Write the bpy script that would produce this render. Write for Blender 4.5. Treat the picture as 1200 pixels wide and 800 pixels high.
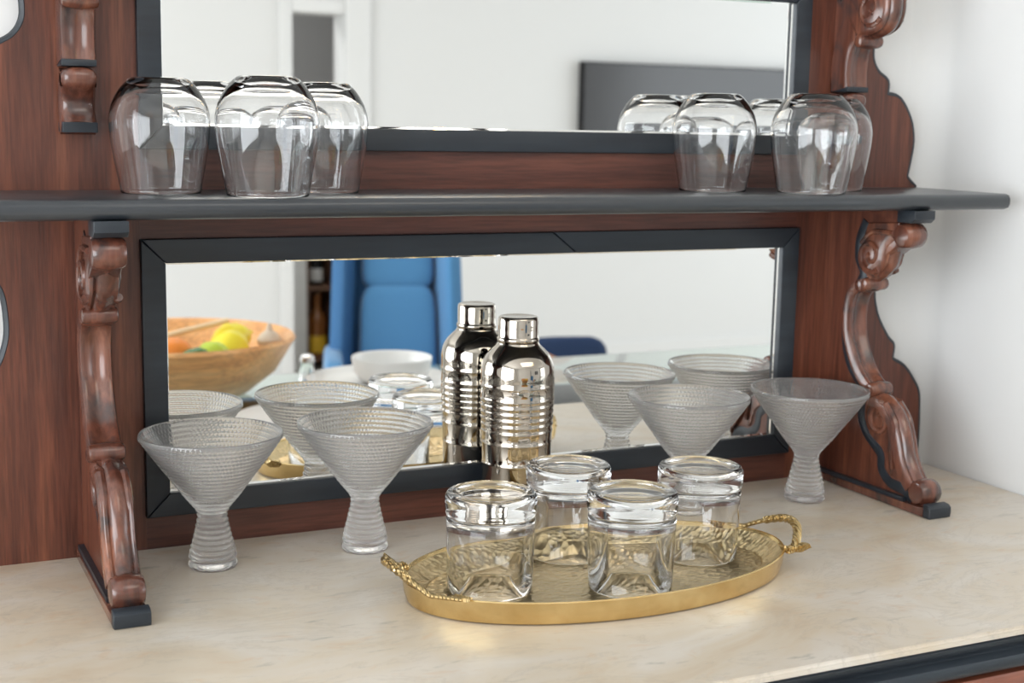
import bpy, bmesh, math, random
from mathutils import Vector, Matrix
random.seed(7)
for o in list(bpy.data.objects): bpy.data.objects.remove(o)
PI = math.pi
SC = bpy.context.scene
COL = SC.collection

# ------------------------------------------------------------------ camera
cam_d = bpy.data.cameras.new('camera'); cam = bpy.data.objects.new('camera', cam_d); COL.objects.link(cam)
Rv = Vector((0.90329413, -0.42861948, 0.01857582)); Uv = Vector((0.0499898, 0.14815665, 0.98769966)); Fv = Vector((0.42609945, 0.8912547, -0.15525563))
m = Matrix(((Rv.x, Uv.x, -Fv.x, 0), (Rv.y, Uv.y, -Fv.y, -1.2), (Rv.z, Uv.z, -Fv.z, 0.37704), (0, 0, 0, 1)))
cam.matrix_world = m
cam_d.sensor_width = 36; cam_d.lens = 1620.5 / 1200 * 36
cam_d.clip_start = 0.02; cam_d.clip_end = 60
cam_d.dof.use_dof = True; cam_d.dof.focus_distance = 1.16; cam_d.dof.aperture_fstop = 8.0
SC.camera = cam

# ------------------------------------------------------------------ light
w = bpy.data.worlds.new('sky'); SC.world = w; w.use_nodes = True
bg = w.node_tree.nodes['Background']; bg.inputs[0].default_value = (0.72, 0.84, 1.0, 1); bg.inputs[1].default_value = 0.6

def area(name, loc, rot, sx, sy, power, col=(1, 1, 1)):
    d = bpy.data.lights.new(name, 'AREA'); d.shape = 'RECTANGLE'; d.size = sx; d.size_y = sy; d.energy = power; d.color = col
    o = bpy.data.objects.new(name, d); COL.objects.link(o); o.location = loc; o.rotation_euler = rot; return o
# daylight through the windows of the room, and the ceiling panel lamp
area('window_light_left', (-2.10, -2.1, 0.45), (0, -PI/2, 0), 1.7, 2.8, 104, (0.93, 0.97, 1.0))
area('window_light_right', (5.90, -2.6, 0.45), (0, PI/2, 0), 1.7, 3.6, 62, (0.93, 0.97, 1.0))
area('ceiling_light_panel', (0.9, -2.2, 1.72), (0, 0, 0), 1.6, 1.2, 14, (1.0, 0.96, 0.9))
area('hall_fill_light', (1.2, -6.0, 1.6), (0, 0, 0), .5, .5, 22)  # added fill that brightens the dark hall, not a fixture
SC.view_settings.view_transform = 'Standard'; SC.view_settings.look = 'None'
SC.view_settings.exposure = 0.03; SC.view_settings.gamma = 1.0

# ------------------------------------------------------------------ materials
def mat(name, col=(.8, .8, .8), rough=.5, metal=0, **kw):
    m = bpy.data.materials.new(name); m.use_nodes = True
    b = m.node_tree.nodes['Principled BSDF']
    b.inputs['Base Color'].default_value = (*col, 1); b.inputs['Roughness'].default_value = rough; b.inputs['Metallic'].default_value = metal
    for k, v in kw.items(): b.inputs[k.replace('_', ' ')].default_value = v
    return m
def nd(m, t, **kw):
    n = m.node_tree.nodes.new(t)
    for k, v in kw.items(): setattr(n, k, v)
    return n
def lk(m, a, b): m.node_tree.links.new(a, b)
def coords(m, scale, kind='Object'):
    t = nd(m, 'ShaderNodeTexCoord'); mp = nd(m, 'ShaderNodeMapping'); mp.inputs['Scale'].default_value = scale
    lk(m, t.outputs[kind], mp.inputs['Vector']); return mp.outputs['Vector']
def noise(m, vec, scale, detail=4, rough=.55, dist=0):
    n = nd(m, 'ShaderNodeTexNoise'); n.inputs['Scale'].default_value = scale; n.inputs['Detail'].default_value = detail
    n.inputs['Roughness'].default_value = rough; n.inputs['Distortion'].default_value = dist; lk(m, vec, n.inputs['Vector']); return n.outputs['Fac']
def ramp(m, fac, stops):
    r = nd(m, 'ShaderNodeValToRGB'); e = r.color_ramp.elements
    while len(e) < len(stops): e.new(0.5)
    for el, (p, c) in zip(e, stops): el.position = p; el.color = (*c, 1) if len(c) == 3 else c
    lk(m, fac, r.inputs['Fac']); return r.outputs['Color']
def mixc(m, fac, a, b, mode='MIX'):
    x = nd(m, 'ShaderNodeMix', data_type='RGBA', blend_type=mode)
    if isinstance(fac, (int, float)): x.inputs[0].default_value = fac
    else: lk(m, fac, x.inputs[0])
    for i, v in ((6, a), (7, b)):
        if isinstance(v, tuple): x.inputs[i].default_value = (*v, 1)
        else: lk(m, v, x.inputs[i])
    return x.outputs[2]
def bump(m, h, dist, strength=.5):
    b = nd(m, 'ShaderNodeBump'); b.inputs['Strength'].default_value = strength; b.inputs['Distance'].default_value = dist
    lk(m, h, b.inputs['Height']); lk(m, b.outputs['Normal'], m.node_tree.nodes['Principled BSDF'].inputs['Normal'])
def base(m, c): lk(m, c, m.node_tree.nodes['Principled BSDF'].inputs['Base Color'])

def wood(name, dark, mid, light, axis='z', rough=.38, s=1.0):
    m = mat(name, mid, rough, 0, Coat_Weight=.14, Coat_Roughness=.25)
    sc = {'z': (26, 26, 1.6), 'x': (1.6, 26, 26), 'y': (26, 1.6, 26)}[axis]
    v = coords(m, tuple(k*s for k in sc))
    n1 = noise(m, v, 1.6, 6, .6, .4); c = ramp(m, n1, [(.25, dark), (.5, mid), (.75, light)])
    v2 = coords(m, tuple(k*s*5 for k in sc)); n2 = noise(m, v2, 2.5, 3, .6)
    c2 = ramp(m, n2, [(.35, (.72, .70, .70)), (.6, (1.08, 1.05, 1.05))])
    base(m, mixc(m, 1.0, c, c2, 'MULTIPLY')); bump(m, n2, .0005, .35); return m
MW = wood('mahogany_upright', (.045, .013, .008), (.130, .040, .022), (.245, .085, .043))
MWX = wood('mahogany_crossgrain', (.048, .015, .010), (.115, .038, .025), (.19, .066, .040), 'x')
MC = wood('mahogany_carved', (.045, .017, .013), (.14, .050, .031), (.32, .125, .07), 'z', .24, .6)
_b = MC.node_tree.nodes['Principled BSDF']; _src = _b.inputs['Base Color'].links[0].from_socket
_w = noise(MC, coords(MC, (38, 38, 24)), 1.3, 3, .5, .5)
base(MC, mixc(MC, ramp(MC, _w, [(.50, (0, 0, 0)), (.68, (.85, .85, .85))]), _src, (.034, .026, .026))); _b.inputs['Coat Weight'].default_value = .5; _b.inputs['Coat Roughness'].default_value = .15
MB_ = mat('ebonised_wood', (.02, .03, .04), .42, 0, Coat_Weight=.1, Coat_Roughness=.3)
_n = noise(MB_, coords(MB_, (3, 30, 30)), 2, 4); base(MB_, ramp(MB_, _n, [(.3, (.010, .014, .020)), (.7, (.022, .030, .040))])); bump(MB_, _n, .0006, .2)
MSH = mat('ebonised_shelf', (.035, .04, .048), .33, 0, Coat_Weight=.3, Coat_Roughness=.22)
_n = noise(MSH, coords(MSH, (2, 25, 25)), 2, 5); base(MSH, ramp(MSH, _n, [(.3, (.018, .022, .028)), (.75, (.045, .050, .056))])); bump(MSH, _n, .0006, .25)
MIR = mat('mirror_silver', (.93, .94, .93), .0, 1)
MWALL = mat('wall_paint', (.80, .80, .79), .8)
_n = noise(MWALL, coords(MWALL, (1, 1, 1)), 60, 3); bump(MWALL, _n, .0008, .15)
MCEIL = mat('ceiling_paint', (.85, .85, .84), .85)
MFLOOR = mat('pale_oak_floor', (.72, .66, .6), .35)
_n = noise(MFLOOR, coords(MFLOOR, (2, 22, 2)), 2, 4); base(MFLOOR, ramp(MFLOOR, _n, [(.3, (.66, .60, .53)), (.7, (.80, .75, .68))]))
MTRIM = mat('white_trim_paint', (.82, .82, .81), .45)
# marble
MM = mat('cream_marble', (.66, .59, .50), .30, 0, Coat_Weight=.12, Coat_Roughness=.18)
v = coords(MM, (6, 9, 6)); n1 = noise(MM, v, 1.2, 5, .6, 1.0)
c = ramp(MM, n1, [(.30, (.56, .45, .33)), (.45, (.62, .54, .43)), (.58, (.64, .58, .50)), (.74, (.69, .65, .59))])
n2 = noise(MM, coords(MM, (16, 26, 16)), 1.7, 5, .6, .8)
c = mixc(MM, ramp(MM, n2, [(.59, (0, 0, 0)), (.70, (.42, .42, .42))]), c, (.60, .41, .25))
n3 = noise(MM, coords(MM, (11, 42, 11)), 1.7, 5, .6, .3)
c = mixc(MM, ramp(MM, n3, [(.62, (0, 0, 0)), (.72, (.65, .65, .65))]), c, (.30, .29, .25))
n4 = noise(MM, coords(MM, (5, 13, 5)), 1.3, 7, .7, 1.6)
c = mixc(MM, ramp(MM, n4, [(.475, (0, 0, 0)), (.5, (.35, .35, .35)), (.525, (0, 0, 0))]), c, (.44, .39, .33))
base(MM, c); bump(MM, noise(MM, coords(MM, (1, 1, 1)), 220, 3), .0002, .15)
# glass
def glass(name, col=(1, 1, 1), rough=0.0, ior=1.47):
    m = mat(name, col, rough, 0, IOR=ior, Transmission_Weight=1.0); return m
MG = glass('clear_glass', (1, 1, 1))
MGB = glass('beaded_glass', (.99, .985, .975), .03); MGB.node_tree.nodes['Principled BSDF'].inputs['Transmission Weight'].default_value = .91
MGT = glass('table_glass', (.72, .95, .93))
MCH = mat('polished_steel', (.46, .415, .36), .045, 1)
MGO = mat('brass_polished', (.72, .53, .25), .22, 1)
_n = noise(MGO, coords(MGO, (1, 1, 1)), 30, 4); base(MGO, ramp(MGO, _n, [(.3, (.62, .44, .19)), (.7, (.80, .61, .31))]))
MGH = mat('brass_hammered', (.72, .58, .34), .33, 1)
vo = nd(MGH, 'ShaderNodeTexVoronoi'); vo.feature = 'SMOOTH_F1'; vo.inputs['Scale'].default_value = 1.0; vo.inputs['Smoothness'].default_value = .15
lk(MGH, coords(MGH, (170, 260, 170)), vo.inputs['Vector']); bump(MGH, vo.outputs['Distance'], .0014, .9)
MGD = mat('brass_textured', (.58, .43, .21), .3, 1)
wv = nd(MGD, 'ShaderNodeTexWave'); wv.inputs['Scale'].default_value = 130; wv.inputs['Distortion'].default_value = 1.5
lk(MGD, coords(MGD, (1, 1, 1.0)), wv.inputs['Vector']); bump(MGD, wv.outputs['Fac'], .001, .8)
MWHITE = mat('white_porcelain', (.88, .88, .87), .2)
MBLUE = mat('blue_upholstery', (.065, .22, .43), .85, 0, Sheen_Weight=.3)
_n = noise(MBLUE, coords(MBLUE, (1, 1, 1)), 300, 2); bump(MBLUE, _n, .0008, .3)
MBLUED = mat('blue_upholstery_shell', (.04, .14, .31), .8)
MNAVY = mat('navy_cloth', (.012, .035, .10), .8)
MTAN = mat('tan_leather', (.50, .22, .09), .42)
_n = noise(MTAN, coords(MTAN, (1, 1, 1)), 90, 3); bump(MTAN, _n, .001, .2)
MBOWL = wood('acacia_bowl', (.62, .27, .08), (.82, .42, .15), (.90, .54, .24), 'x', .35)
MDARK = mat('dark_metal', (.02, .02, .022), .35, .6)
MTV = mat('television_glass', (.045, .045, .048), .2, 0, IOR=1.6)
MLEM = mat('lemon_peel', (.85, .72, .03), .4); MLIM = mat('lime_peel', (.48, .62, .04), .4); MORA = mat('orange_peel', (.85, .25, .02), .4)
MGRN = mat('green_pepper_skin', (.03, .14, .02), .25); MSPO = mat('pale_beech', (.78, .58, .36), .5); MGAR = mat('garlic_skin', (.62, .52, .42), .6)
MAMB = mat('amber_glass', (.32, .11, .02), .12, 0, Transmission_Weight=.3); MYEL = mat('yellow_label', (.80, .50, .03), .5); MSLV = mat('brushed_steel', (.7, .7, .7), .25, 1)
MGREY = mat('hall_shade_grey', (.45, .45, .45), .8)  # dimness of the hall put into the grey of its back wall
MBULB = mat('warm_bulb', (1, .8, .5), .4, 0, Emission_Color=(1, .62, .28, 1), Emission_Strength=25)
MREDW = wood('red_mahogany_drawer', (.14, .04, .02), (.30, .095, .05), (.42, .15, .08), 'x', .3)

# ------------------------------------------------------------------ helpers
def link(name, me, material, parent=None, sharp=35, smooth=True):
    o = bpy.data.objects.new(name, me); COL.objects.link(o)
    if material: me.materials.append(material)
    if smooth:
        me.shade_smooth(); me.set_sharp_from_angle(angle=math.radians(sharp))
    if parent: o.parent = parent
    return o
def from_bm(name, bm, material, parent=None, sharp=35, smooth=True, fix=True):
    if fix: bmesh.ops.recalc_face_normals(bm, faces=bm.faces)
    me = bpy.data.meshes.new(name); bm.to_mesh(me); bm.free(); return link(name, me, material, parent, sharp, smooth)
def empty(name, loc, label=None, cat=None, group=None, rz=0):
    o = bpy.data.objects.new(name, None); COL.objects.link(o); o.location = loc; o.rotation_euler = (0, 0, rz); o.empty_display_size = .05
    tag(o, label, cat, group); return o
def tag(o, label=None, cat=None, group=None, kind=None):
    if label: o['label'] = label
    if cat: o['category'] = cat
    if group: o['group'] = group
    if kind: o['kind'] = kind
    return o
def addbox(bm, x0, x1, y0, y1, z0, z1, bev=0):
    vs = [bm.verts.new((x, y, z)) for z in (z0, z1) for y in (y0, y1) for x in (x0, x1)]
    fs = [bm.faces.new([vs[i] for i in q]) for q in ((0, 2, 3, 1), (4, 5, 7, 6), (0, 1, 5, 4), (2, 6, 7, 3), (0, 4, 6, 2), (1, 3, 7, 5))]
    if bev:
        es = list({e for f in fs for e in f.edges}); bmesh.ops.bevel(bm, geom=es, offset=bev, segments=2, affect='EDGES', profile=.5)
def box(name, b, material, parent=None, bev=0.0):
    bm = bmesh.new(); addbox(bm, *b, bev=bev); return from_bm(name, bm, material, parent)
def lathe_bm(bm, prof, n=96, closed=True, mod=None, ax='z', c=(0, 0, 0)):
    """prof: (r, z) from axis to axis"""
    rings = []
    for i, (r, z) in enumerate(prof):
        if r < 1e-6: rings.append([bm.verts.new(P3(0, 0, z, ax, c))])
        else:
            ring = []
            for k in range(n):
                a = 2*PI*k/n; rr = r + (mod(i, a) if mod else 0)
                ring.append(bm.verts.new(P3(rr*math.cos(a), rr*math.sin(a), z, ax, c)))
            rings.append(ring)
    for A, B in zip(rings, rings[1:]):
        if len(A) == 1 and len(B) == 1: continue
        for k in range(n):
            l = (k+1) % n
            if len(A) == 1: bm.faces.new((A[0], B[k], B[l]))
            elif len(B) == 1: bm.faces.new((A[k], B[0], A[l]))
            else: bm.faces.new((A[k], B[k], B[l], A[l]))
def P3(a, b, z, ax, c):
    if ax == 'z': v = (a, b, z)
    elif ax == 'x': v = (z, a, b)
    else: v = (a, z, b)
    return (v[0]+c[0], v[1]+c[1], v[2]+c[2])
def lathe(name, prof, material, parent=None, n=96, sharp=40, **kw):
    bm = bmesh.new(); lathe_bm(bm, prof, n, **kw); return from_bm(name, bm, material, parent, sharp)
def cr(pts, n=6):
    """Catmull-Rom through points"""
    P = [Vector(p) for p in pts]; out = []
    Q = [2*P[0]-P[1]] + P + [2*P[-1]-P[-2]]
    for i in range(1, len(Q)-2):
        a, b, c, d = Q[i-1:i+3]
        for k in range(n):
            t = k/n; out.append(.5*((2*b)+(c-a)*t+(2*a-5*b+4*c-d)*t*t+(3*b-a-3*c+d)*t**3))
    out.append(P[-1]); return out
def tube(bm, pts, rad, n=10, closed=False, flat=1.0, twist=None):
    P = [Vector(p) for p in pts]; rings = []
    up = Vector((0, 0, 1))
    for i, p in enumerate(P):
        t = (P[min(i+1, len(P)-1)] - P[max(i-1, 0)]).normalized()
        if i == 0:
            up = Vector((0, 0, 1)) if abs(t.z) < .9 else Vector((1, 0, 0))
        s = t.cross(up).normalized(); up = s.cross(t).normalized()
        r = rad(i/(len(P)-1)) if callable(rad) else rad
        rings.append([bm.verts.new(p + s*r*math.cos(2*PI*k/n) + up*r*flat*math.sin(2*PI*k/n)) for k in range(n)])
    for A, B in zip(rings, rings[1:]):
        for k in range(n): bm.faces.new((A[k], A[(k+1) % n], B[(k+1) % n], B[k]))
    bm.faces.new(rings[0][::-1]); bm.faces.new(rings[-1])
def prism(bm, pts, lo, hi, ax='x', bev=0):
    """extrude polygon; ax x: pts are (y,z); ax y: pts (x,z); ax z: pts (x,y)"""
    f = {'x': lambda p, h: (h, p[0], p[1]), 'y': lambda p, h: (p[0], h, p[1]), 'z': lambda p, h: (p[0], p[1], h)}[ax]
    A = [bm.verts.new(f(p, lo)) for p in pts]; B = [bm.verts.new(f(p, hi)) for p in pts]; n = len(pts)
    fs = [bm.faces.new(A), bm.faces.new(B[::-1])]
    capedges = [e for q in fs for e in q.edges]
    for k in range(n): bm.faces.new((A[k], B[k], B[(k+1) % n], A[(k+1) % n]))
    if bev: bmesh.ops.bevel(bm, geom=capedges, offset=bev, segments=3, affect='EDGES', profile=.5)
def copy_tree(o, parent=None):
    c = o.copy(); COL.objects.link(c); c.parent = parent
    for ch in o.children: copy_tree(ch, c)
    return c

# ------------------------------------------------------------------ room
XW = 1.102
def struct(name, b, material=None):
    return tag(box(name, b, material or MWALL), kind='structure')
FZ, CZ = -.86, 1.75
struct('floor', (-2.25, 6.2, -8.0, .2, FZ-.05, FZ), MFLOOR)
struct('ceiling', (-2.25, 6.2, -8.0, .2, CZ, CZ+.05), MCEIL)
struct('wall_cabinet', (-2.25, 6.2, .022, .17, FZ, CZ))
_c = [(XW-.035+.035*math.cos(a), -.013+.035*math.sin(a)) for a in [PI/2*k/8 for k in range(9)]]
bm = bmesh.new(); prism(bm, [(XW, -.30), (XW+.16, -.30), (XW+.16, .022)] + _c[::-1], FZ, CZ, 'z'); tag(from_bm('wall_right', bm, MWALL, sharp=40), kind='structure')
bm = bmesh.new()
for b in ((-2.25, -2.12, -8, -3.6, FZ, CZ), (-2.25, -2.12, -.6, .022, FZ, CZ), (-2.25, -2.12, -3.6, -.6, FZ, -.45), (-2.25, -2.12, -3.6, -.6, 1.35, CZ)): addbox(bm, *b)
tag(from_bm('wall_left', bm, MWALL), kind='structure')
bm = bmesh.new()
for b in ((5.95, 6.1, -8, -4.5, FZ, CZ), (5.95, 6.1, -.7, .022, FZ, CZ), (5.95, 6.1, -4.5, -.7, FZ, -.45), (5.95, 6.1, -4.5, -.7, 1.35, CZ)): addbox(bm, *b)
tag(from_bm('wall_window_side', bm, MWALL), kind='structure')
bm = bmesh.new()
for b in ((2.08, 5.95, -5.15, -5.0, FZ, CZ), (-2.12, 1.83, -5.15, -5.0, FZ, CZ), (1.83, 2.08, -5.15, -5.0, .86, CZ)): addbox(bm, *b)
tag(from_bm('wall_rear', bm, MWALL), kind='structure')
struct('wall_hall', (-2.25, 6.2, -7.1, -7.0, FZ, CZ), MGREY)
bm = bmesh.new()
addbox(bm, 1.77, 1.83, -5.0, -4.98, FZ, .92, .004); addbox(bm, 2.08, 2.20, -5.0, -4.97, FZ, CZ, .004); addbox(bm, 1.83, 2.08, -5.0, -4.98, .86, .92, .004)
tag(from_bm('door_1', bm, MTRIM), kind='structure')
for i, (xa, ya, yb) in enumerate(((-2.19, -3.6, -.6), (6.02, -4.5, -.7))):
    bm = bmesh.new()
    for k in range(4):
        yy = ya + (yb-ya)*k/3; addbox(bm, xa-.03, xa+.03, yy-.025, yy+.025, -.45, 1.35)
    for z in (-.45, 1.3): addbox(bm, xa-.03, xa+.03, ya, yb, z, z+.05)
    tag(from_bm('window_%d' % (i+1), bm, MTRIM), kind='structure')
struct('baseboard_rear', (2.2, 5.95, -5.0, -4.985, FZ, FZ+.12), MTRIM)

# ------------------------------------------------------------------ marble top and base cabinet
ZS = .316      # shelf top
YM = -.448     # marble front edge
mt = bmesh.new(); addbox(mt, -.55, XW-.002, YM, .018, -.006, 0)
bmesh.ops.bevel(mt, geom=[e for e in mt.edges if all(v.co.y < YM+.01 for v in e.verts) and abs(e.verts[0].co.z-e.verts[1].co.z) < 1e-5 and max(v.co.z for v in e.verts) > -.001], offset=.0025, segments=3, affect='EDGES')
tag(from_bm('marble_top', mt, MM), 'cream veined marble slab lying under the glasses and tray', 'worktop')
bc = empty('base_cabinet', (.28, -.2, FZ), 'reddish wood cabinet base with black moulding under the marble slab', 'cabinet')
def rel(o, p): o.matrix_parent_inverse = Matrix.Translation(-p.location); return o
def pt(o, p): o.parent = p; return rel(o, p)
pt(box('carcass', (-.54, XW-.004, YM+.022, .016, FZ+.06, -.0065), MREDW), bc)
prof = [(YM+.022, -.0062), (YM+.002, -.0062), (YM-.001, -.008), (YM+.0005, -.0125), (YM+.004, -.0155), (YM+.004, -.018), (YM-.003, -.0205), (YM-.0045, -.026), (YM-.002, -.031), (YM+.008, -.034), (YM+.022, -.034)]
bm = bmesh.new(); prism(bm, prof, -.545, XW-.003, 'x'); pt(from_bm('moulding', bm, MB_, sharp=50), bc)
for i in range(2):
    xa = -.50 + i*.80; d = pt(box('drawer', (xa, xa+.76, YM+.008, YM+.0225, -.20, -.04), MREDW, bev=.003), bc)
    bm = bmesh.new(); lathe_bm(bm, [(0, 0), (.006, 0), (.006, .01), (.014, .016), (.014, .022), (.008, .027), (0, .028)], 24)
    k = from_bm('knob', bm, MB_); k.parent = d; k.location = (xa+.38, YM+.008, -.12); k.rotation_euler = (PI/2, 0, 0)
for x in (-.50, 1.04): pt(box('leg', (x-.03, x+.03, YM+.03, YM+.09, FZ, FZ+.06), MREDW), bc)
for x in (-.50, 1.04): pt(box('leg', (x-.03, x+.03, -.08, -.02, FZ, FZ+.06), MREDW), bc)

# ------------------------------------------------------------------ mirrored hutch
XC = .5641; BW = .028
hutch = empty('mirrored_hutch', (XC, 0, 0), 'carved reddish wood hutch with two mirrors and black shelf on the marble slab', 'hutch')
H = hutch
def hp(o): return pt(o, H)
FO = dict(l=.2195, r=.9062, b=.0300, t=.2744)   # lower mirror frame, outer
FU = dict(l=.2204, r=.9082, b=.3506, t=.5255)   # upper
# back boards (mirror glass lies over them)
hp(box('back_panel', (.140, .985, .004, .020, .002, .62), MW))
XBL, XBR = .1596, .9406
# stiles and rails around the mirrors
hp(box('stile', (.1736, .2203, -.0005, .006, 0, .30), MW)); hp(box('stile', (.9060, .9546, -.0005, .006, 0, .30), MW))
hp(box('stile', (.1736, .2212, -.0005, .006, ZS, .62), MW)); hp(box('stile', (.9076, .9546, -.0005, .006, ZS, .62), MW))
hp(box('lower_rail', (.2203, .9060, -.0007, .006, 0, .031), MWX)); hp(box('lower_rail', (.2203, .9060, -.0007, .006, .2735, .30), MWX))
hp(box('upper_rail', (.2212, .9076, -.0007, .006, ZS, .3512), MWX)); hp(box('upper_rail', (.2212, .9076, -.0007, .006, .525, .62), MWX))
# side ears, right-hand profile (x, z), mirrored for the left
ear_lo = [(1.092, 0), (1.0925, .03), (1.0915, .0575), (1.089, .0827), (1.080, .0981), (1.0666, .1137), (1.0505, .1225), (1.0478, .127), (1.0485, .140), (1.0393, .1493), (1.0257, .1692), (1.019, .186), (1.0165, .202), (1.0183, .2271), (1.024, .2413), (1.036, .255), (1.046, .262), (1.048, .275), (1.062, .285), (1.07, .2995)]
ear_up = [(1.066, ZS), (1.0540, .3260), (1.0530, .3316), (1.0554, .3436), (1.0583, .3669), (1.0528, .390), (1.0368, .4118), (1.0197, .4160), (1.0187, .4185), (1.0180, .4304), (1.0053, .4391), (.998, .449), (.9955, .4611), (.998, .480), (1.008, .495), (1.03, .51), (1.05, .55), (1.055, .62)]
for prof_, z1 in ((ear_lo, .2995), (ear_up, .62)):
    sm = [tuple(v) for v in cr(prof_, 4)]
    for s in (1, -1):
        xin = XBR+BW*.5; pts = [(xin, prof_[0][1])] + sm + [(xin, z1)]
        if s < 0: pts = [(2*XC-x, z) for x, z in pts]
        bm = bmesh.new(); prism(bm, pts, -.0005, .012, 'y'); e_ = hp(from_bm('side_ear', bm, MW))
        # ebonised edge line that follows the fretted outline
        bm = bmesh.new(); pp = [Vector((x if s > 0 else 2*XC-x, .003, z)) for x, z in sm]; tube(bm, pp, .0038, 8)
        q = hp(from_bm('edge_line', bm, MB_)); q.matrix_parent_inverse = Matrix.Identity(4); q.parent = e_

# mirrors with mitred frames
def mirror(F, w, top_joint=None):
    l, r, b, t = F['l'], F['r'], F['b'], F['t']; yf, yb = -.0075, .004
    g = hp(box('mirror_glass', (l+w-.004, r-w+.004, .0000, .003, b+w-.004, t-w+.004), MIR)); g['label'] = 'mirror glass silvered' ; del g['label']
    def rail(pts):
        bm = bmesh.new(); prism(bm, pts, yf, yb, 'y', bev=.0012); q = from_bm('frame_rail', bm, MB_); q.parent = g
    e = .0004
    rail([(l, b+e), (l+w, b+w+e), (l+w, t-w-e), (l, t-e)]); rail([(r, b+e), (r, t-e), (r-w, t-w-e), (r-w, b+w+e)])
    rail([(l+e, b), (r-e, b), (r-w-e, b+w), (l+w+e, b+w)])
    if top_joint:
        j = top_joint; rail([(l+e, t), (l+w+e, t-w), (j+.026, t-w), (j, t)]); rail([(j+.001, t), (j+.027, t-w), (r-w-e, t-w), (r-e, t)])
    else: rail([(l+e, t), (l+w+e, t-w), (r-w-e, t-w), (r-e, t)])
    # bevelled border of the glass
    bm = bmesh.new(); k = .0018; a = (l+w, r-w, b+w, t-w); bq = (a[0]+k, a[1]-k, a[2]+k, a[3]-k)
    A = [bm.verts.new((x_, -.0006, z_)) for x_, z_ in ((a[0], a[2]), (a[1], a[2]), (a[1], a[3]), (a[0], a[3]))]
    B = [bm.verts.new(v) for v in ((bq[0], -.00005, bq[2]), (bq[1], -.00005, bq[2]), (bq[1], -.00005, bq[3]), (bq[0], -.00005, bq[3]))]
    for i in range(4): bm.faces.new((A[i], A[(i+1) % 4], B[(i+1) % 4], B[i]))
    bm.normal_update()
    for f in bm.faces:
        if f.normal.y > 0: f.normal_flip()
    q = from_bm('glass_bevel', bm, MIR, smooth=False, fix=False); q.parent = g
mirror(FO, .0208, .612); mirror(FU, .0200)

# shelf with rounded front edge
yS = -.140
pf = [(.004, ZS), (yS+.006, ZS), (yS+.002, ZS-.0015), (yS, ZS-.005), (yS, ZS-.010), (yS+.002, ZS-.0140), (yS+.008, ZS-.016), (.004, ZS-.016)]
bm = bmesh.new(); prism(bm, pf, .0602, 1.068, 'x', bev=.002); hp(from_bm('shelf', bm, MSH, sharp=60))

# --- carved brackets
def band(bm, curve, x0, x1, thick, hfun, nu=13):
    """moulded band: follows (d,z) curve on the front, hfun(u, t) = extra height"""
    C_ = [Vector(p) for p in curve]; rows = []
    for i, p in enumerate(C_):
        t = (C_[min(i+1, len(C_)-1)] - C_[max(i-1, 0)]).normalized(); n = Vector((t.y, -t.x))
        if C_[-1].y < C_[0].y: n = -n
        s = i/(len(C_)-1); row = []
        q = p - n*thick; row.append((x0, q))
        for k in range(nu):
            u = k/(nu-1); row.append((x0+(x1-x0)*u, p + n*hfun(u, s)))
        row.append((x1, q)); rows.append([bm.verts.new((x, -d.x, d.y)) for x, d in row])
    for A, B in zip(rows, rows[1:]):
        m_ = len(A)
        for k in range(m_): bm.faces.new((A[k], A[(k+1) % m_], B[(k+1) % m_], B[k]))
    bm.faces.new(rows[0][::-1]); bm.faces.new(rows[-1])
def edge_round(u, r=.16, h=.004):
    e = min(u, 1-u)
    return -h*(1-math.sqrt(max(0, 1-(1-min(e/r, 1))**2)))
def h_stem(u, s): return edge_round(u, .14, .005) - .0036*math.exp(-((u-.5)/.24)**2)
def h_round(u, s): return edge_round(u, .42, .006)
def h_lobe(u, s):
    return edge_round(u, .25, .006) - .0026*math.exp(-((u-.24)/.05)**2) - .0022*math.exp(-((u-.80)/.05)**2) + .0022*math.exp(-((u-.52)/.16)**2)
def spiral(cx, cz, r0, turns, a0, sgn=1, n=40, r1=.15):
    out = []
    for i in range(n+1):
        t = i/n; r = r0*(1-t*(1-r1)); a = a0 + sgn*turns*2*PI*t; out.append((cx+r*math.cos(a), cz+r*math.sin(a)))
    return out
def drum(bm, d, z, r, x0, x1, bulge=.003):
    w_ = x1-x0
    pr_ = [(0, 0), (r*.55, 0), (r*.82, .001), (r*.95, .0035), (r, w_*.3), (r+bulge*.3, w_*.5), (r, w_*.7), (r*.95, w_-.0035), (r*.82, w_-.001), (r*.55, w_), (0, w_)]
    lathe_bm(bm, pr_, 32, ax='x', c=(x0, -d, z))

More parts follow.
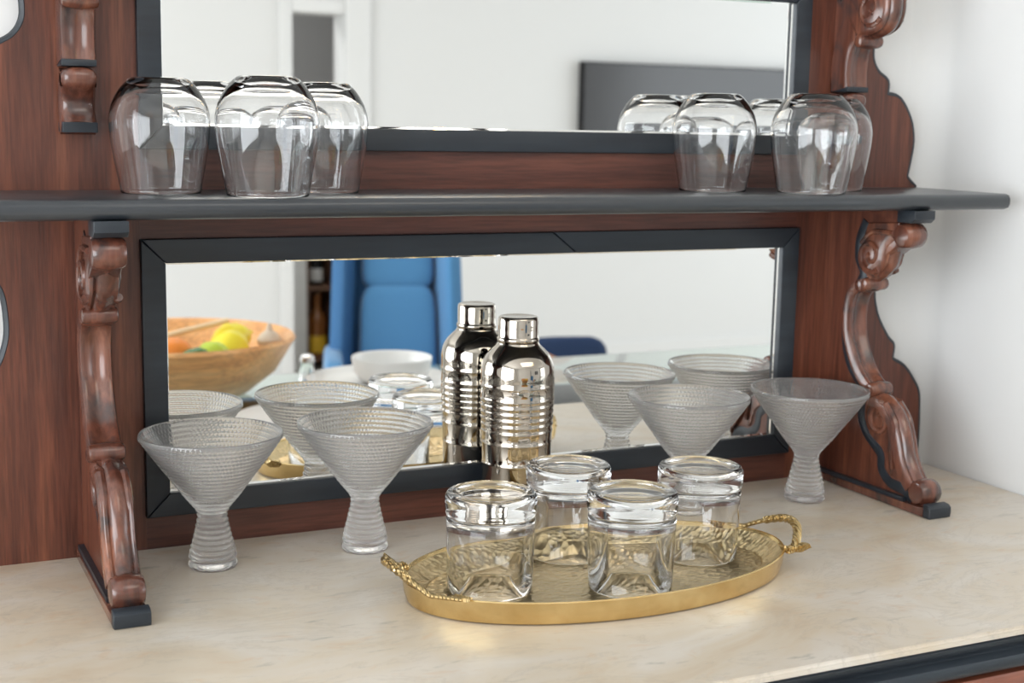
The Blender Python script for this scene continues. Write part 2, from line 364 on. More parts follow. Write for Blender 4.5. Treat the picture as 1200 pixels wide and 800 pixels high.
def bracket(xl):
    xr = xl+BW; bx0, bx1 = xl+.0065, xr-.0065
    front = [(.112, .300), (.112, .276), (.098, .258), (.094, .244), (.081, .232), (.066, .220), (.050, .206), (.0455, .1832), (.0505, .1565), (.065, .131), (.084, .116), (.088, .104), (.108, .096), (.126, .078), (.134, .054), (.146, .034), (.160, .020), (.175, .012), (.186, .008), (.186, .002)]
    bm = bmesh.new(); prism(bm, [(-d, z) for d, z in [(0, .002), (0, .300)] + front], bx0, bx1, 'x')
    B = hp(from_bm('bracket', bm, MW))
    def sub(name, bm, mt_, sharp=35):
        q = from_bm(name, bm, mt_, sharp=sharp); q.parent = B; return q
    # cap block and foot block, ebonised
    bm = bmesh.new(); prism(bm, [(-.116, .300), (-.142, .300), (-.142, .2915), (-.137, .2875), (-.116, .2875)], xl+.001, xr-.001, 'x', .0008); sub('cap_block', bm, MB_)
    bm = bmesh.new(); prism(bm, [(-.1805, .0005), (-.1895, .0005), (-.1905, .006), (-.1900, .0105), (-.1870, .0130), (-.1805, .0138)], xl, xr, 'x', .001); sub('foot_block', bm, MB_)
    bm = bmesh.new(); prism(bm, [(-.0, .300), (-.1158, .300), (-.1158, .2890), (-.060, .2950), (-.0, .2960)], xl+.003, xr-.003, 'x'); sub('cap_rail', bm, MW)
    # base strip
    bm = bmesh.new(); prism(bm, [(-.004, .0005), (-.1803, .0005), (-.1803, .0105), (-.165, .0085), (-.004, .0085)], xl, xr, 'x', .001); sub('base_strip', bm, MC)
    bm = bmesh.new(); addbox(bm, xl+.0015, xr-.0015, -.150, -.004, .0085, .0125); sub('base_groove', bm, MB_)
    # ball under the cap, ball above the foot
    bm = bmesh.new(); drum(bm, .1225, .2745, .0130, xl+.0005, xr-.0005); sub('ball', bm, MC)
    bm = bmesh.new(); drum(bm, .1665, .0215, .0128, xl+.001, xr-.0005); sub('ball', bm, MC)
    # upper scroll
    bm = bmesh.new()
    band(bm, [tuple(v) for v in cr([(.1160, .2660), (.1075, .2590), (.1035, .2500), (.1000, .2410), (.0890, .2310), (.0790, .2245)], 5)], xl+.001, xr-.001, .014, h_lobe)
    drum(bm, .0790, .2510, .0200, xl+.0015, xr-.0015, 0)
    prism(bm, [(-.062, .262), (-.072, .284), (-.118, .287), (-.116, .262), (-.09, .245)], xl+.002, xr-.002, 'x', .0015)
    for xs in (xl+.0015, xr-.0015):
        tube(bm, [(xs, -d, z) for d, z in spiral(.0790, .2510, .0185, 1.45, -.9, -1)], lambda t: .0036-.0016*t, 8)
        tube(bm, [(xs, -d, z) for d, z in cr([(.065, .262), (.078, .274), (.095, .276), (.112, .2755)], 5)], .003, 8)
    sub('upper_scroll', bm, MC)
    # ring between scroll and stem
    bm = bmesh.new(); drum(bm, .0735, .2205, .0072, xl-.0004, xr+.0004); drum(bm, .0640, .2180, .0075, xl-.0002, xr+.0002); sub('ring', bm, MC)
    # stem
    bm = bmesh.new(); band(bm, [tuple(v) for v in cr([(.0740, .2165), (.0640, .2125), (.0560, .2060), (.0520, .1960), (.0508, .1832), (.0522, .1690), (.0568, .1565), (.0640, .1430), (.0720, .1314), (.0830, .1215), (.0925, .1160)], 5)], xl+.0005, xr-.0005, .010, h_stem, 17); sub('stem', bm, MC)
    bm = bmesh.new(); drum(bm, .0895, .1120, .0078, xl-.0005, xr+.0005); drum(bm, .0805, .1090, .0072, xl-.0003, xr+.0003); sub('ring', bm, MC)
    # lower volute and lobe
    bm = bmesh.new()
    fr = cr([(.0900, .1075), (.1020, .1075), (.1150, .1020), (.1270, .0920), (.1350, .0790), (.1400, .0660), (.1432, .0554), (.1485, .0450), (.1550, .0360), (.1620, .0290)], 5)
    band(bm, [tuple(v) for v in fr], xl+.0005, xr-.0005, .012, h_lobe, 17)
    back = [(.160, .0140), (.1463, .0240), (.1340, .0290), (.1230, .0290), (.1190, .0380), (.1173, .0475), (.1080, .0560), (.0975, .0611), (.0860, .0690), (.0809, .0804), (.0830, .0950), (.0900, .1050)]
    poly = [(-(v.x-.004), v.y) for v in fr] + [(-d, z) for d, z in [tuple(v) for v in cr(back, 3)]]
    prism(bm, poly, xl+.0052, xr-.0052, 'x', .0015)
    for xs in (xl+.0048, xr-.0048):
        tube(bm, [(xs, -d, z) for d, z in spiral(.1050, .0835, .0190, 1.3, 1.2, 1)], lambda t: .0042-.002*t, 8)
        tube(bm, [(xs, -d, z) for d, z in cr([(.1120, .1010), (.1260, .0860), (.1330, .0650), (.1390, .0480), (.1500, .0330)], 6)], lambda t: .0045-.002*abs(t-.3), 8)
        tube(bm, [(xs, -d, z) for d, z in cr([(.1200, .0900), (.1240, .0700), (.1260, .0520), (.1280, .0370)], 6)], lambda t: .004-.001*t, 8)
    sub('lower_volute', bm, MC)
    # ebonised outline on both faces of the board
    ol = [(.064, .285), (.0550, .266), (.0550, .246), (.0640, .231), (.0560, .2165), (.0430, .202), (.0395, .1846), (.0410, .157), (.0505, .133), (.0680, .115), (.0735, .100), (.0735, .080), (.0830, .065), (.0960, .056), (.1070, .047), (.1100, .032), (.1240, .0215), (.1450, .0190), (.158, .0110)]
    bm = bmesh.new()
    for xs in (bx0+.0003, bx1-.0003): tube(bm, [(xs, -v.x, v.y) for v in cr(ol, 4)], .0058, 10, flat=1)
    for v in bm.verts:
        for xs in (bx0, bx1):
            if abs(v.co.x-xs) < .0062: v.co.x = xs + (v.co.x-xs)*.22
    sub('outline', bm, MB_)
for xl in (XBL, XBR): bracket(xl)

# --- corbels beside the upper mirror
def corbel(xl):
    xr = xl+BW+.0005
    bm = bmesh.new()
    band(bm, [tuple(v) for v in cr([(.0290, .4215), (.0270, .4350), (.0280, .4500), (.0320, .4620), (.0410, .4690)], 5)], xl, xr, .026, h_stem, 17)
    prism(bm, [(0, .422), (-.024, .422), (-.022, .45), (-.028, .465), (-.045, .475), (-.066, .48), (-.072, .51), (-.06, .56), (-.05, .60), (0, .60)], xl+.003, xr-.003, 'x')
    S = hp(from_bm('corbel', bm, MC))
    def sub(name, bm, mt_): q = from_bm(name, bm, mt_); q.parent = S
    bm = bmesh.new(); drum(bm, .0420, .4680, .0075, xl-.0004, xr+.0004); sub('ring', bm, MC)
    bm = bmesh.new(); band(bm, [tuple(v) for v in cr([(.0450, .4710), (.0600, .4730), (.0740, .4790), (.0815, .4907), (.0830, .505), (.0790, .53), (.068, .56), (.06, .60)], 5)], xl, xr, .018, h_lobe, 17)
    drum(bm, .058, .500, .0225, xl+.002, xr-.002, 0)
    for xs in (xl+.002, xr-.002): tube(bm, [(xs, -d, z) for d, z in spiral(.058, .500, .0195, 1.3, -.6, -1)], lambda t: .0036-.0016*t, 8)
    sub('upper_scroll', bm, MC)
    bm = bmesh.new(); addbox(bm, xl+.0005, xr-.0005, -.029, -.001, .4165, .4220, .0008); sub('groove', bm, MB_)
    bm = bmesh.new()
    band(bm, [tuple(v) for v in cr([(.0210, .4165), (.0280, .4150), (.0310, .4085), (.0290, .4010), (.0220, .3950), (.0175, .3880), (.0185, .3800), (.0245, .3725)], 5)], xl+.0003, xr-.0003, .016, h_round, 13)
    prism(bm, [(0, .3722), (-.017, .3722), (-.012, .385), (-.016, .41), (0, .416)], xl+.002, xr-.002, 'x'); sub('tail_scroll', bm, MC)
    bm = bmesh.new(); prism(bm, [(0, .3638), (-.0255, .3638), (-.0265, .3720), (0, .3720)], xl+.0005, xr-.0005, 'x', .0005); sub('end_block', bm, MB_)
for xl in (.1560, XBR): corbel(xl)

# ------------------------------------------------------------------ stemless wine glasses (upside down) on the shelf
def shell(outer, inner):
    """outer from top axis down to the rim, inner from the rim back up to the axis"""
    return outer + inner
def stemless():
    o_ = [(v.x, v.y) for v in cr([(.0200, .0950), (.0235, .0942), (.0275, .0910), (.0330, .0845), (.0385, .0745), (.0412, .0640), (.0416, .0560), (.0405, .0430), (.0380, .0270), (.0352, .0120), (.0330, .0008)], 4)]
    i_ = [(v.x, v.y) for v in cr([(.0320, .0008), (.0341, .0120), (.0369, .0270), (.0394, .0430), (.0404, .0560), (.0400, .0635), (.0372, .0725), (.0318, .0805), (.0240, .0865), (.0120, .0888)], 4)]
    return [(0, .0943), (.012, .0944)] + o_ + [(.0326, 0)] + i_ + [(0, .0892)]
g0 = None
SG = [((.2290, -.0505), 'outermost left upside-down stemless wine glass on the shelf, beside the carved corbel', .97),
      ((.3037, -.1030), 'upside-down stemless wine glass in front of its left-hand group on the shelf', 1.0),
      ((.3672, -.0490), 'upside-down stemless wine glass right of its left-hand group, half behind the front one', .93),
      ((.7623, -.0540), 'upside-down stemless wine glass standing alone left of the right-hand pair on the shelf', .985),
      ((.8445, -.1025), 'upside-down stemless wine glass in front of the right-hand pair, before the stile', 1.0),
      ((.9080, -.0530), 'upside-down stemless wine glass half hidden behind another near the right corbel', .92)]
for i, ((x, y), lab, s) in enumerate(SG):
    if g0 is None: o = g0 = lathe('stemless_glass', stemless(), MG, n=80, sharp=60)
    else: o = g0.copy(); COL.objects.link(o)
    o.location = (x, y, ZS+.0002); o.rotation_euler = (0, 0, i*1.1); o.scale = (s, s, min(1, max(s, .975)))
    tag(o, lab, 'glass', 'upside-down stemless wine glasses on the shelf')

# ------------------------------------------------------------------ beaded coupe glasses
def coupe_mesh():
    R0, Hh = .0598, .1168
    out = [tuple(v) for v in cr([(.0595, .1145), (.0545, .1070), (.0482, .0980), (.0416, .0890), (.0348, .0800), (.0284, .0710), (.0218, .0620), (.0165, .0555), (.0125, .0500), (.0112, .0455), (.0118, .0405), (.0138, .0310), (.0160, .0220), (.0178, .0140), (.0188, .0075)], 30)]
    # resample by arc length
    L = [0]
    for a, b in zip(out, out[1:]): L.append(L[-1]+math.dist(a, b))
    T = L[-1]; rows = 27; per = 5; N = rows*per; pts = []; j = 0
    for k in range(N+1):
        s = T*k/N
        while j < len(L)-2 and L[j+1] < s: j += 1
        f = (s-L[j])/(L[j+1]-L[j]); pts.append((out[j][0]+(out[j+1][0]-out[j][0])*f, out[j][1]+(out[j+1][1]-out[j][1])*f))
    prof = [(0, Hh*0+.0580)]
    inner = [tuple(v) for v in cr([(.006, .0582), (.0115, .0605), (.0175, .0650), (.0315, .0825), (.0450, .1000), (.0570, .1155)], 4)]
    prof += inner + [(.0580, .1166), (.0590, .1168), (.0598, .1158)]
    n0 = len(prof); prof += pts; n1 = len(prof)
    prof += [(.0196, .0060), (.0206, .0045), (.0208, .0020), (.0200, .0004), (.0170, 0), (.0120, .0015), (0, .0018)]
    beads = 88
    def mod(i, a):
        if not (n0 <= i < n1): return 0
        ph = ((i-n0) % per)/per; row = (i-n0)//per; r = prof[i][0]
        prof_ = math.sin(PI*ph)
        nb = beads if r > .024 else 56
        return .0005*prof_ + .0013*prof_*(.5+.5*math.cos(nb*a + PI*(row % 2)))
    bm = bmesh.new(); lathe_bm(bm, prof, 352, mod=mod); return bm
c0 = None
CG = [((.2630, -.0668), 'beaded clear coupe glass furthest left, next to the left carved bracket'),
      ((.3986, -.0694), 'beaded clear coupe glass second from left, between left bracket glass and the shaker'),
      ((.7351, -.0688), 'beaded clear coupe glass behind the tray, partly hidden by an upturned tumbler'),
      ((.8733, -.0802), 'beaded clear coupe glass standing against the right carved bracket')]
for i, ((x, y), lab) in enumerate(CG):
    if c0 is None: o = c0 = from_bm('coupe_glass', coupe_mesh(), MGB, sharp=80)
    else: o = c0.copy(); COL.objects.link(o)
    o.location = (x, y, .0002); o.rotation_euler = (0, 0, i*.37); tag(o, lab, 'glass', 'beaded coupe glasses on the marble')

# ------------------------------------------------------------------ cocktail shaker
SX, SY = .5571, -.0480
sh = empty('cocktail_shaker', (SX, SY, 0), 'polished steel cocktail shaker with ribbed body standing before the lower mirror', 'shaker')
body = [(0, 0), (.0285, 0), (.0298, .0008), (.0303, .003)]
def groove(z, r): return [(r, z-.0022), (r+.0002, z-.0012), (r+.0005, z), (r+.0002, z+.0012), (r, z+.0022)]
rad = lambda z: .0303 + .0047*min(1, z/.12)
for z in (.062, .082, .093, .0995, .1055, .1115, .1175, .1235, .136): body += groove(z, rad(z)-.0002)
body += [(.0350, .1420), (.0350, .1470)] + [tuple(v) for v in cr([(.0348, .1500), (.0335, .1570), (.0300, .1640), (.0250, .1695), (.0208, .1735), (.0196, .1760)], 4)] + [(.0188, .1765), (0, .1765)]
lathe('body', body, MCH, sh, 96, 50)
cap = [(0, .1768), (.0192, .1768), (.0199, .1775), (.0200, .1800), (.0192, .1808), (.0189, .1815), (.0191, .1900), (.0190, .1970), (.0186, .1990), (.0176, .2001), (.0165, .2003), (.0150, .1999), (0, .1998)]
lathe('cap', cap, MCH, sh, 96, 50)

# ------------------------------------------------------------------ brass tray
TX, TY = .5523, -.2253; TA, TB = .1738, .0974
tray = empty('serving_tray', (TX, TY, 0), 'oval hammered brass tray with two rope handles holding four upturned tumblers', 'tray')
def oval_ring(bm, sa, sb, z, n=128): return [bm.verts.new((sa*math.cos(2*PI*k/n), sb*math.sin(2*PI*k/n), z)) for k in range(n)]
def oval_loft(name, rows, material, cap0=False, cap1=False, sharp=35):
    bm = bmesh.new(); R_ = [oval_ring(bm, *r) for r in rows]
    for A, B in zip(R_, R_[1:]):
        for k in range(len(A)): bm.faces.new((A[k], A[(k+1) % len(A)], B[(k+1) % len(B)], B[k]))
    if cap0: bm.faces.new(R_[0][::-1])
    if cap1: bm.faces.new(R_[-1])
    return from_bm(name, bm, material, tray, sharp)
f = lambda d, z: (TA-d, TB-d, z)
oval_loft('body', [f(.012, .0002), f(.006, .0002), f(.0035, .0015), f(.0012, .008), f(0, .0165), f(-.0004, .0190), f(.0004, .0199), f(.0016, .0196), f(.0024, .0185), f(.0050, .0150), f(.0065, .0120), f(.010, .0046), f(.012, .0040)], MGO, True, True)
oval_loft('hammered_border', [f(.0026, .0178), f(.0034, .0173), f(.0060, .0150), f(.0120, .0100), f(.0180, .0075), f(.0190, .0060), f(.0192, .0045), f(.012, .0042)], MGH, False, True)
oval_loft('hammered_floor', [f(.0185, .0046), f(.0187, .0056), f(.0200, .0062), f(.0215, .0058), (.02, .0112, .0058)], MGH, True, True, 60)
phi = math.radians(40)
def handle(sgn):
    def W(s, y, off=0):   # in tray frame: s along the outward-up direction
        x = TA-.006 + (s*math.cos(phi) if s > 0 else s) - off*math.sin(phi); z = .0195 + max(s, 0)*math.sin(phi) + off*math.cos(phi)
        return Vector((sgn*x, sgn*y, z))
    bm = bmesh.new()
    path = cr([(-.0190, .0520), (-.0110, .0440), (-.0020, .0350), (.0080, .0240), (.0170, .0110), (.0228, -.0020), (.0235, -.0130), (.0195, -.0240), (.0110, -.0330), (.0020, -.0395), (-.0080, -.0420)], 9)
    P = [W(v.x, v.y) for v in path]; rad_ = lambda t: .0020 + .0015*min(1, 1.6*t)
    tube(bm, P, rad_, 12, flat=.8)
    # two twisted strands around the core
    for ph in (0, PI/2, PI, 3*PI/2):
        Q = []
        for i, p in enumerate(P):
            t = i/(len(P)-1)
            if t < .35: continue
            a = ph + t*34; r = rad_(t)*.72; tt = (P[min(i+1, len(P)-1)]-P[i-1]).normalized(); s_ = tt.cross(Vector((0, 0, 1))).normalized(); u_ = s_.cross(tt)
            Q.append(p + s_*r*math.cos(a) + u_*r*math.sin(a))
        tube(bm, Q, .0016, 6)
    h = from_bm('handle', bm, MGD, tray)
    # leaf terminals
    for (s0, y0, s1, y1, w) in ((-.0060, -.0370, .0085, -.0565, .0092), (-.0140, .044, -.0230, .0580, .0048)):
        bm = bmesh.new(); n = 14; rows = []
        for i in range(n+1):
            t = i/n; ww = w*math.sin(PI*min(1, .12+t*.88))**.7*(1-.25*t)
            s_, y_ = s0+(s1-s0)*t, y0+(y1-y0)*t; row = []
            for k in range(9):
                q = -1+2*k/8; row.append(bm.verts.new(W(s_+q*ww, y_ + .002*abs(q)*(1 if y1 < y0 else -1), .0026*(1-q*q)+.0012*math.cos(q*9))))
            for k in range(9):
                q = 1-2*k/8; row.append(bm.verts.new(W(s_+q*ww, y_ + .002*abs(q)*(1 if y1 < y0 else -1), -.0012)))
            rows.append(row)
        for A, B in zip(rows, rows[1:]):
            for k in range(18): bm.faces.new((A[k], A[(k+1) % 18], B[(k+1) % 18], B[k]))
        bm.faces.new(rows[0][::-1]); bm.faces.new(rows[-1])
        q = from_bm('leaf_end', bm, MGD, sharp=60); q.parent = h
handle(1); handle(-1)

# ------------------------------------------------------------------ upturned tumblers on the tray
def tumbler():
    H_ = .0807
    out = [(0, H_-.0022), (.010, H_-.0021), (.020, H_-.0018), (.0262, H_-.0011), (.0285, H_-.0002), (.0300, H_), (.0335, H_), (.0352, H_-.0008), (.0366, H_-.0028), (.0371, H_-.006),
           (.0371, .0660), (.0366, .0640), (.0360, .0628), (.0357, .0612), (.0360, .0600), (.0361, .0580), (.0360, .0550), (.0356, .0400), (.0350, .0200), (.0343, .0010), (.0336, 0), (.0332, 0), (.0329, .0008),
           (.0336, .0200), (.0342, .0400), (.0345, .0500), (.0342, .0555), (.0326, .0592), (.0295, .0612), (.0240, .0625), (.0120, .0634), (0, .0636)]
    return out
t0 = None
TG = [((.4504, -.2248), 'upturned clear tumbler at the left end of the brass tray'),
      ((.5513, -.1660), 'upturned clear tumbler on the brass tray just in front of the shaker'),
      ((.5586, -.2635), 'upturned clear tumbler at the front middle of the brass tray'),
      ((.6569, -.2120), 'upturned clear tumbler at the right end of the brass tray')]
for i, ((x, y), lab) in enumerate(TG):
    if t0 is None: o = t0 = lathe('tumbler', tumbler(), MG, n=96, sharp=45)
    else: o = t0.copy(); COL.objects.link(o)
    o.location = (x, y, .0064); o.rotation_euler = (0, 0, i*.8); tag(o, lab, 'glass', 'upturned tumblers on the brass tray')

# ------------------------------------------------------------------ what stands in the room and shows in the mirrors
# glass dining table
TZ = -.10
tb = empty('glass_table', (1.45, -1.0, FZ), 'glass topped dining table on dark legs, seen in the lower mirror', 'table')
pt(box('table_top', (.22, 2.75, -1.32, -.72, TZ-.012, TZ), MGT, bev=.0015), tb)
for x in (.40, 1.66, 2.60):
    for y in (-1.22, -.82): pt(box('leg', (x-.02, x+.02, y-.02, y+.02, FZ, TZ-.0125), MDARK, bev=.002), tb)
# wooden fruit bowl
BX, BY = .49, -1.19
bw = empty('fruit_bowl', (BX, BY, TZ), 'wide oval wooden bowl of fruit reflected at the left of the lower mirror', 'bowl')
def ovbowl(rows):
    bm = bmesh.new(); n = 64; R_ = [[bm.verts.new((a*math.cos(2*PI*k/n), b*math.sin(2*PI*k/n), z)) for k in range(n)] for a, b, z in rows]
    for A, B in zip(R_, R_[1:]):
        for k in range(n): bm.faces.new((A[k], A[(k+1) % n], B[(k+1) % n], B[k]))
    bm.faces.new(R_[0][::-1]); bm.faces.new(R_[-1]); return bm
from_bm('body', ovbowl([(.12, .10, .0005), (.135, .115, .008), (.178, .172, .045), (.206, .203, .092), (.212, .209, .101), (.207, .204, .107), (.197, .194, .101), (.172, .166, .058), (.135, .115, .026), (.08, .07, .016)]), MBOWL, bw)
def blob(name, loc, s, material, label, cat, pts=None, grp=None, rot=(0, 0, 0)):
    pr_ = pts or [(0, -1), (.35, -.94), (.7, -.72), (.93, -.38), (1, 0), (.93, .38), (.7, .72), (.35, .94), (0, 1)]
    bm = bmesh.new(); lathe_bm(bm, pr_, 28); o = from_bm(name, bm, material); o.scale = s; o.location = loc; o.rotation_euler = rot; tag(o, label, cat, grp); return o
LP_ = [(0, -1.22), (.10, -1.18), (.16, -1.05), (.45, -.88), (.8, -.5), (.97, 0), (.8, .5), (.45, .88), (.16, 1.05), (.10, 1.18), (0, 1.22)]
FZ_ = TZ+.076
blob('lemon', (.578, -1.135, FZ_+.008), (.034, .034, .040), MLEM, 'yellow lemon lying higher at the right of the reflected wooden bowl', 'fruit', LP_, 'lemons in the bowl', (1.2, .3, .4))
blob('lemon', (.598, -1.212, FZ_+.012), (.032, .032, .038), MLEM, 'yellow lemon near the garlic at the right rim inside the wooden bowl', 'fruit', LP_, 'lemons in the bowl', (1.3, -.5, 1.4))
blob('lime', (.530, -1.066, FZ_+.004), (.032, .032, .036), MLIM, 'yellow-green lime between the lemons and the orange in the bowl', 'fruit', LP_, None, (1.4, 0, .9))
blob('orange', (.468, -1.085, FZ_+.008), (.036, .036, .034), MORA, 'orange at the far left of the fruit in the reflected bowl', 'fruit')
blob('green_pepper', (.490, -1.030, FZ_+.012), (.018, .018, .030), MGRN, 'small dark green pepper lying in front of the lime in the bowl', 'vegetable', [(0, -1), (.5, -.95), (.85, -.6), (1, -.1), (.95, .5), (.6, .85), (.2, .9), (.15, 1.2), (0, 1.22)], None, (1.4, 0, 1.2))
blob('garlic_bulb', (.655, -1.165, FZ_+.016), (.022, .022, .022), MGAR, 'pale garlic bulb inside the right end of the wooden bowl', 'vegetable', [(0, -.8), (.6, -.75), (.95, -.3), (1, .05), (.7, .5), (.3, .8), (.15, 1.3), (0, 1.4)])
bm = bmesh.new(); tube(bm, [(0, 0, 0), (.05, 0, .012), (.12, .02, .03)], lambda t: .006-.001*t, 8); lathe_bm(bm, [(0, -.006), (.014, -.005), (.018, 0), (.014, .005), (0, .006)], 16, c=(-.01, 0, -.002))
o = from_bm('wooden_spoon', bm, MSPO); o.location = (.47, -1.215, FZ_+.020); tag(o, 'pale wooden spoon lying across the fruit in the bowl', 'spoon')
# porcelain
def plate(loc, r, lab):
    o = lathe('dinner_plate', [(0, .001), (r*.55, .001), (r*.6, 0), (r*.66, .003), (r*.98, .014), (r, .0155), (r*.985, .0165), (r*.66, .006), (0, .0045)], MWHITE, n=64)
    o.location = loc; tag(o, lab, 'plate', 'white plates on the glass table'); return o
plate((.640, -.870, TZ+.0003), .120, 'white dinner plate in front of the wooden bowl in the mirror')
plate((.855, -1.145, TZ+.0003), .135, 'white dinner plate under the white bowl, seen above the coupe rims')
o = lathe('serving_bowl', [(0, .0), (.045, 0), (.060, .006), (.070, .020), (.074, .045), (.0735, .047), (.071, .045), (.066, .020), (.055, .009), (0, .007)], MWHITE, n=64)
o.location = (.880, -1.150, TZ+.0053); tag(o, 'straight sided white bowl on a plate before the blue chair', 'bowl')
ss = empty('salt_shaker', (.745, -1.235, TZ), 'small glass shaker with silver cap on the table beside the wooden bowl', 'shaker')
lathe('body', [(0, .0003), (.014, .0003), (.015, .004), (.013, .035), (.012, .036), (.011, .034), (.012, .006), (0, .005)], MG, ss, 24); lathe('cap', [(.0, .0365), (.0135, .0365), (.0135, .046), (.009, .050), (0, .051)], MSLV, ss, 24)

# soft shapes
def cushion(name, sx, sy, sz, material, parent, loc, rot=(0, 0, 0), taper=1.0, p=.35):
    bm = bmesh.new(); n = 18
    vs = {}
    def sp(u):
        return math.copysign(abs(u)**p, u)
    rings = []
    for j in range(n//2+1):
        a = -PI/2+PI*j/(n//2); z = sp(math.sin(a)); r = abs(math.cos(a))**p; ring = []
        for k in range(n*2):
            b = 2*PI*k/(n*2); x = r*sp(math.cos(b)); y = r*sp(math.sin(b)); tp = 1+(taper-1)*(z+1)/2
            ring.append(bm.verts.new((x*sx*tp/2, y*sy/2, z*sz/2)))
        rings.append(ring)
    for A, B in zip(rings, rings[1:]):
        for k in range(n*2): bm.faces.new((A[k], A[(k+1) % (n*2)], B[(k+1) % (n*2)], B[k]))
    bmesh.ops.remove_doubles(bm, verts=bm.verts, dist=1e-5)
    o = from_bm(name, bm, material, parent, 70); o.location = loc; o.rotation_euler = rot; return o
ch = empty('blue_armchair', (1.53, -2.85, FZ), 'blue upholstered wing armchair with padded headrest, reflected in the lower mirror', 'armchair', rz=.30); ch.scale = (.60, .70, .86)
# chair faces the mirror (+y) ; local coords from the floor
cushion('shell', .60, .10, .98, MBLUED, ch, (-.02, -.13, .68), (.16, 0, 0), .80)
cushion('back_cushion', .42, .14, .50, MBLUE, ch, (.01, -.02, .60), (.14, 0, 0), .92, .3)
cushion('headrest', .38, .13, .24, MBLUE, ch, (.01, -.075, .945), (.18, 0, 0), .95, .38)
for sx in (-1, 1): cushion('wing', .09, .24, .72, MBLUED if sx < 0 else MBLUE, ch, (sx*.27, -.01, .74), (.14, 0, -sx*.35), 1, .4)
cushion('seat', .56, .56, .17, MBLUE, ch, (0, .20, .40), (0, 0, 0), 1, .3)
for sx in (-1, 1):
    cushion('armrest', .10, .56, .26, MBLUE, ch, (sx*.33, .18, .50), (0, 0, 0), 1, .35)
    for y in (-.05, .42):
        bm = bmesh.new(); tube(bm, [(sx*.26, y, .32), (sx*.28, y*1.05, 0)], lambda t: .018-.006*t, 10); from_bm('leg', bm, MDARK, ch)
# tan leather chair
lc = empty('leather_chair', (1.60, -2.0, FZ), 'tan leather tub chair behind the shaker in the lower mirror', 'chair', rz=.2); lc.scale = (.58, .58, .94)
bm = bmesh.new(); rows = []
for i in range(25):
    a = PI + PI*i/24; hz = .71-.17*abs((i-9)/15)**1.3 ; row = []
    for r, z in ((.30, .34), (.34, .36), (.36, hz-.03), (.34, hz), (.31, hz), (.29, hz-.03), (.27, .42), (.27, .34)):
        row.append(bm.verts.new((r*math.cos(a), .06+r*math.sin(a)*.9, z)))
    rows.append(row)
for A, B in zip(rows, rows[1:]):
    for k in range(8): bm.faces.new((A[k], A[(k+1) % 8], B[(k+1) % 8], B[k]))
bm.faces.new(rows[0][::-1]); bm.faces.new(rows[-1]); from_bm('backrest', bm, MTAN, lc, 50)
cushion('seat', .56, .52, .14, MTAN, lc, (0, .04, .38), p=.3)
for sx in (-1, 1):
    for y in (-.15, .2):
        bm = bmesh.new(); tube(bm, [(sx*.2, y, .33), (sx*.23, y*1.1, 0)], lambda t: .015-.004*t, 10); from_bm('leg', bm, MDARK, lc)
# navy chair behind
nc = empty('navy_chair', (1.93, -2.35, FZ), 'navy blue chair behind the tan leather chair in the mirror', 'chair', rz=.1)
cushion('backrest', .34, .07, .34, MNAVY, nc, (0, -.20, .42), (.12, 0, 0), 1, .35); cushion('seat', .44, .44, .09, MNAVY, nc, (0, 0, .32), p=.35)
for sx in (-1, 1):
    for y in (-.17, .17):
        bm = bmesh.new(); tube(bm, [(sx*.17, y, .28), (sx*.19, y*1.1, 0)], .012, 8); from_bm('leg', bm, MDARK, nc)
# television on the rear wall
tv = empty('television', (4.05, -5.0, .50), 'wide dark wall television reflected in the upper mirror', 'television')
pt(box('screen', (3.31, 4.79, -4.948, -4.944, .29, .683), MTV), tv)
pt(box('casing', (3.30, 4.80, -4.99, -4.9485, .275, .69), MDARK, bev=.004), tv)
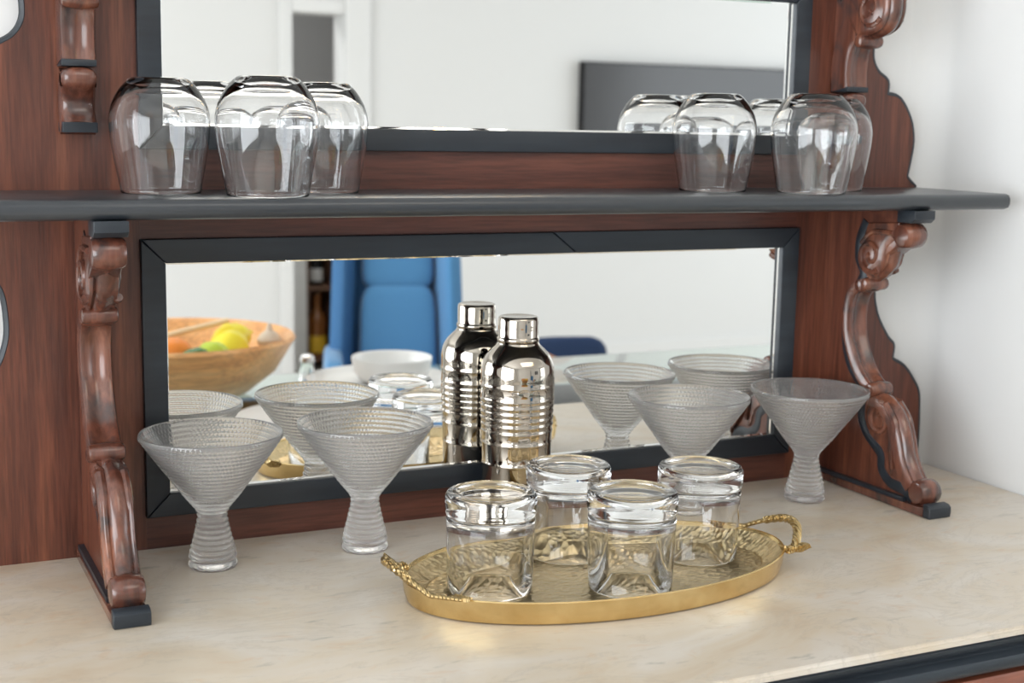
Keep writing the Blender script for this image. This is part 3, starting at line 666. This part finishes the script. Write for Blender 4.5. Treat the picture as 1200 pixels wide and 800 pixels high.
# hall: open shelf with bottles and white cupboard beside it
hs = empty('hall_shelf', (2.10, -5.55, FZ), 'narrow brown open shelf with bottles in the hall doorway', 'shelf')
MBRN = mat('brown_shelf_wood', (.20, .11, .07), .5)
for z in (-.80, -.44, -.16): pt(box('shelf_board', (2.032, 2.168, -5.66, -5.40, z-.02, z), MBRN), hs)
pt(box('back_board', (2.032, 2.168, -5.68, -5.66, FZ, .12), MBRN), hs)
for x in (2.020, 2.168): pt(box('side_board', (x, x+.012, -5.68, -5.40, FZ, .12), MBRN), hs)
def bottle(loc, s, material, lab):
    t = empty('bottle', loc, lab, 'bottle', 'bottles on the hall shelf')
    lathe('body', [(r*s, z*s) for r, z in [(0, .0005), (.036, .0005), (.038, .005), (.038, .15), (.034, .17), (.015, .20), (.013, .25), (.015, .252), (.015, .262), (0, .262)]], material, t, 24)
    lathe('label_band', [(r*s, z*s) for r, z in [(.0376, .02), (.0386, .02), (.0386, .09), (.0376, .09)]], MYEL if material is MAMB else MTRIM, t, 24)
bottle((2.088, -5.45, -.80), 1.2, MAMB, 'amber bottle with yellow label on the lowest board of the hall shelf')
bottle((2.100, -5.50, -.44), .9, MDARK, 'dark bottle on the middle board of the hall shelf')
hc = empty('hall_cupboard', (1.78, -5.5, FZ), 'white cupboard left of the bottles just inside the hall doorway', 'cupboard')
pt(box('carcass', (1.55, 2.008, -5.7, -5.36, FZ, .20), MTRIM), hc); pt(box('door', (1.56, 1.998, -5.36, -5.345, FZ+.08, .19), MTRIM, bev=.002), hc)
hd = empty('hall_cupboard', (2.42, -5.5, FZ), 'white cupboard right of the bottles, behind the blue armchair', 'cupboard')
pt(box('carcass', (2.185, 2.66, -5.7, -5.36, FZ, .20), MTRIM), hd); pt(box('door', (2.195, 2.65, -5.36, -5.345, FZ+.08, .19), MTRIM, bev=.002), hd)
# pendant with small warm bulbs above the table
pn = empty('pendant_lamp', (1.1, -1.5, CZ), 'ring pendant with small warm bulbs above the dining table', 'lamp')
bm = bmesh.new(); tube(bm, [(0, 0, 0), (0, 0, -.55)], .004, 8); from_bm('cord', bm, MDARK, pn)
bm = bmesh.new(); tube(bm, [(.28*math.cos(2*PI*k/32), .28*math.sin(2*PI*k/32), -.55) for k in range(33)], .006, 8)
for k in range(2): tube(bm, [(.28*math.cos(PI*k/2), .28*math.sin(PI*k/2), -.55), (-.28*math.cos(PI*k/2), -.28*math.sin(PI*k/2), -.55)], .004, 8)
from_bm('ring', bm, MDARK, pn)
for k in range(8):
    bm = bmesh.new(); lathe_bm(bm, [(0, -.03), (.011, -.026), (.016, -.012), (.012, .004), (.007, .012), (0, .014)], 16, c=(.28*math.cos(PI*k/4), .28*math.sin(PI*k/4), -.57)); from_bm('bulb', bm, MBULB, pn)
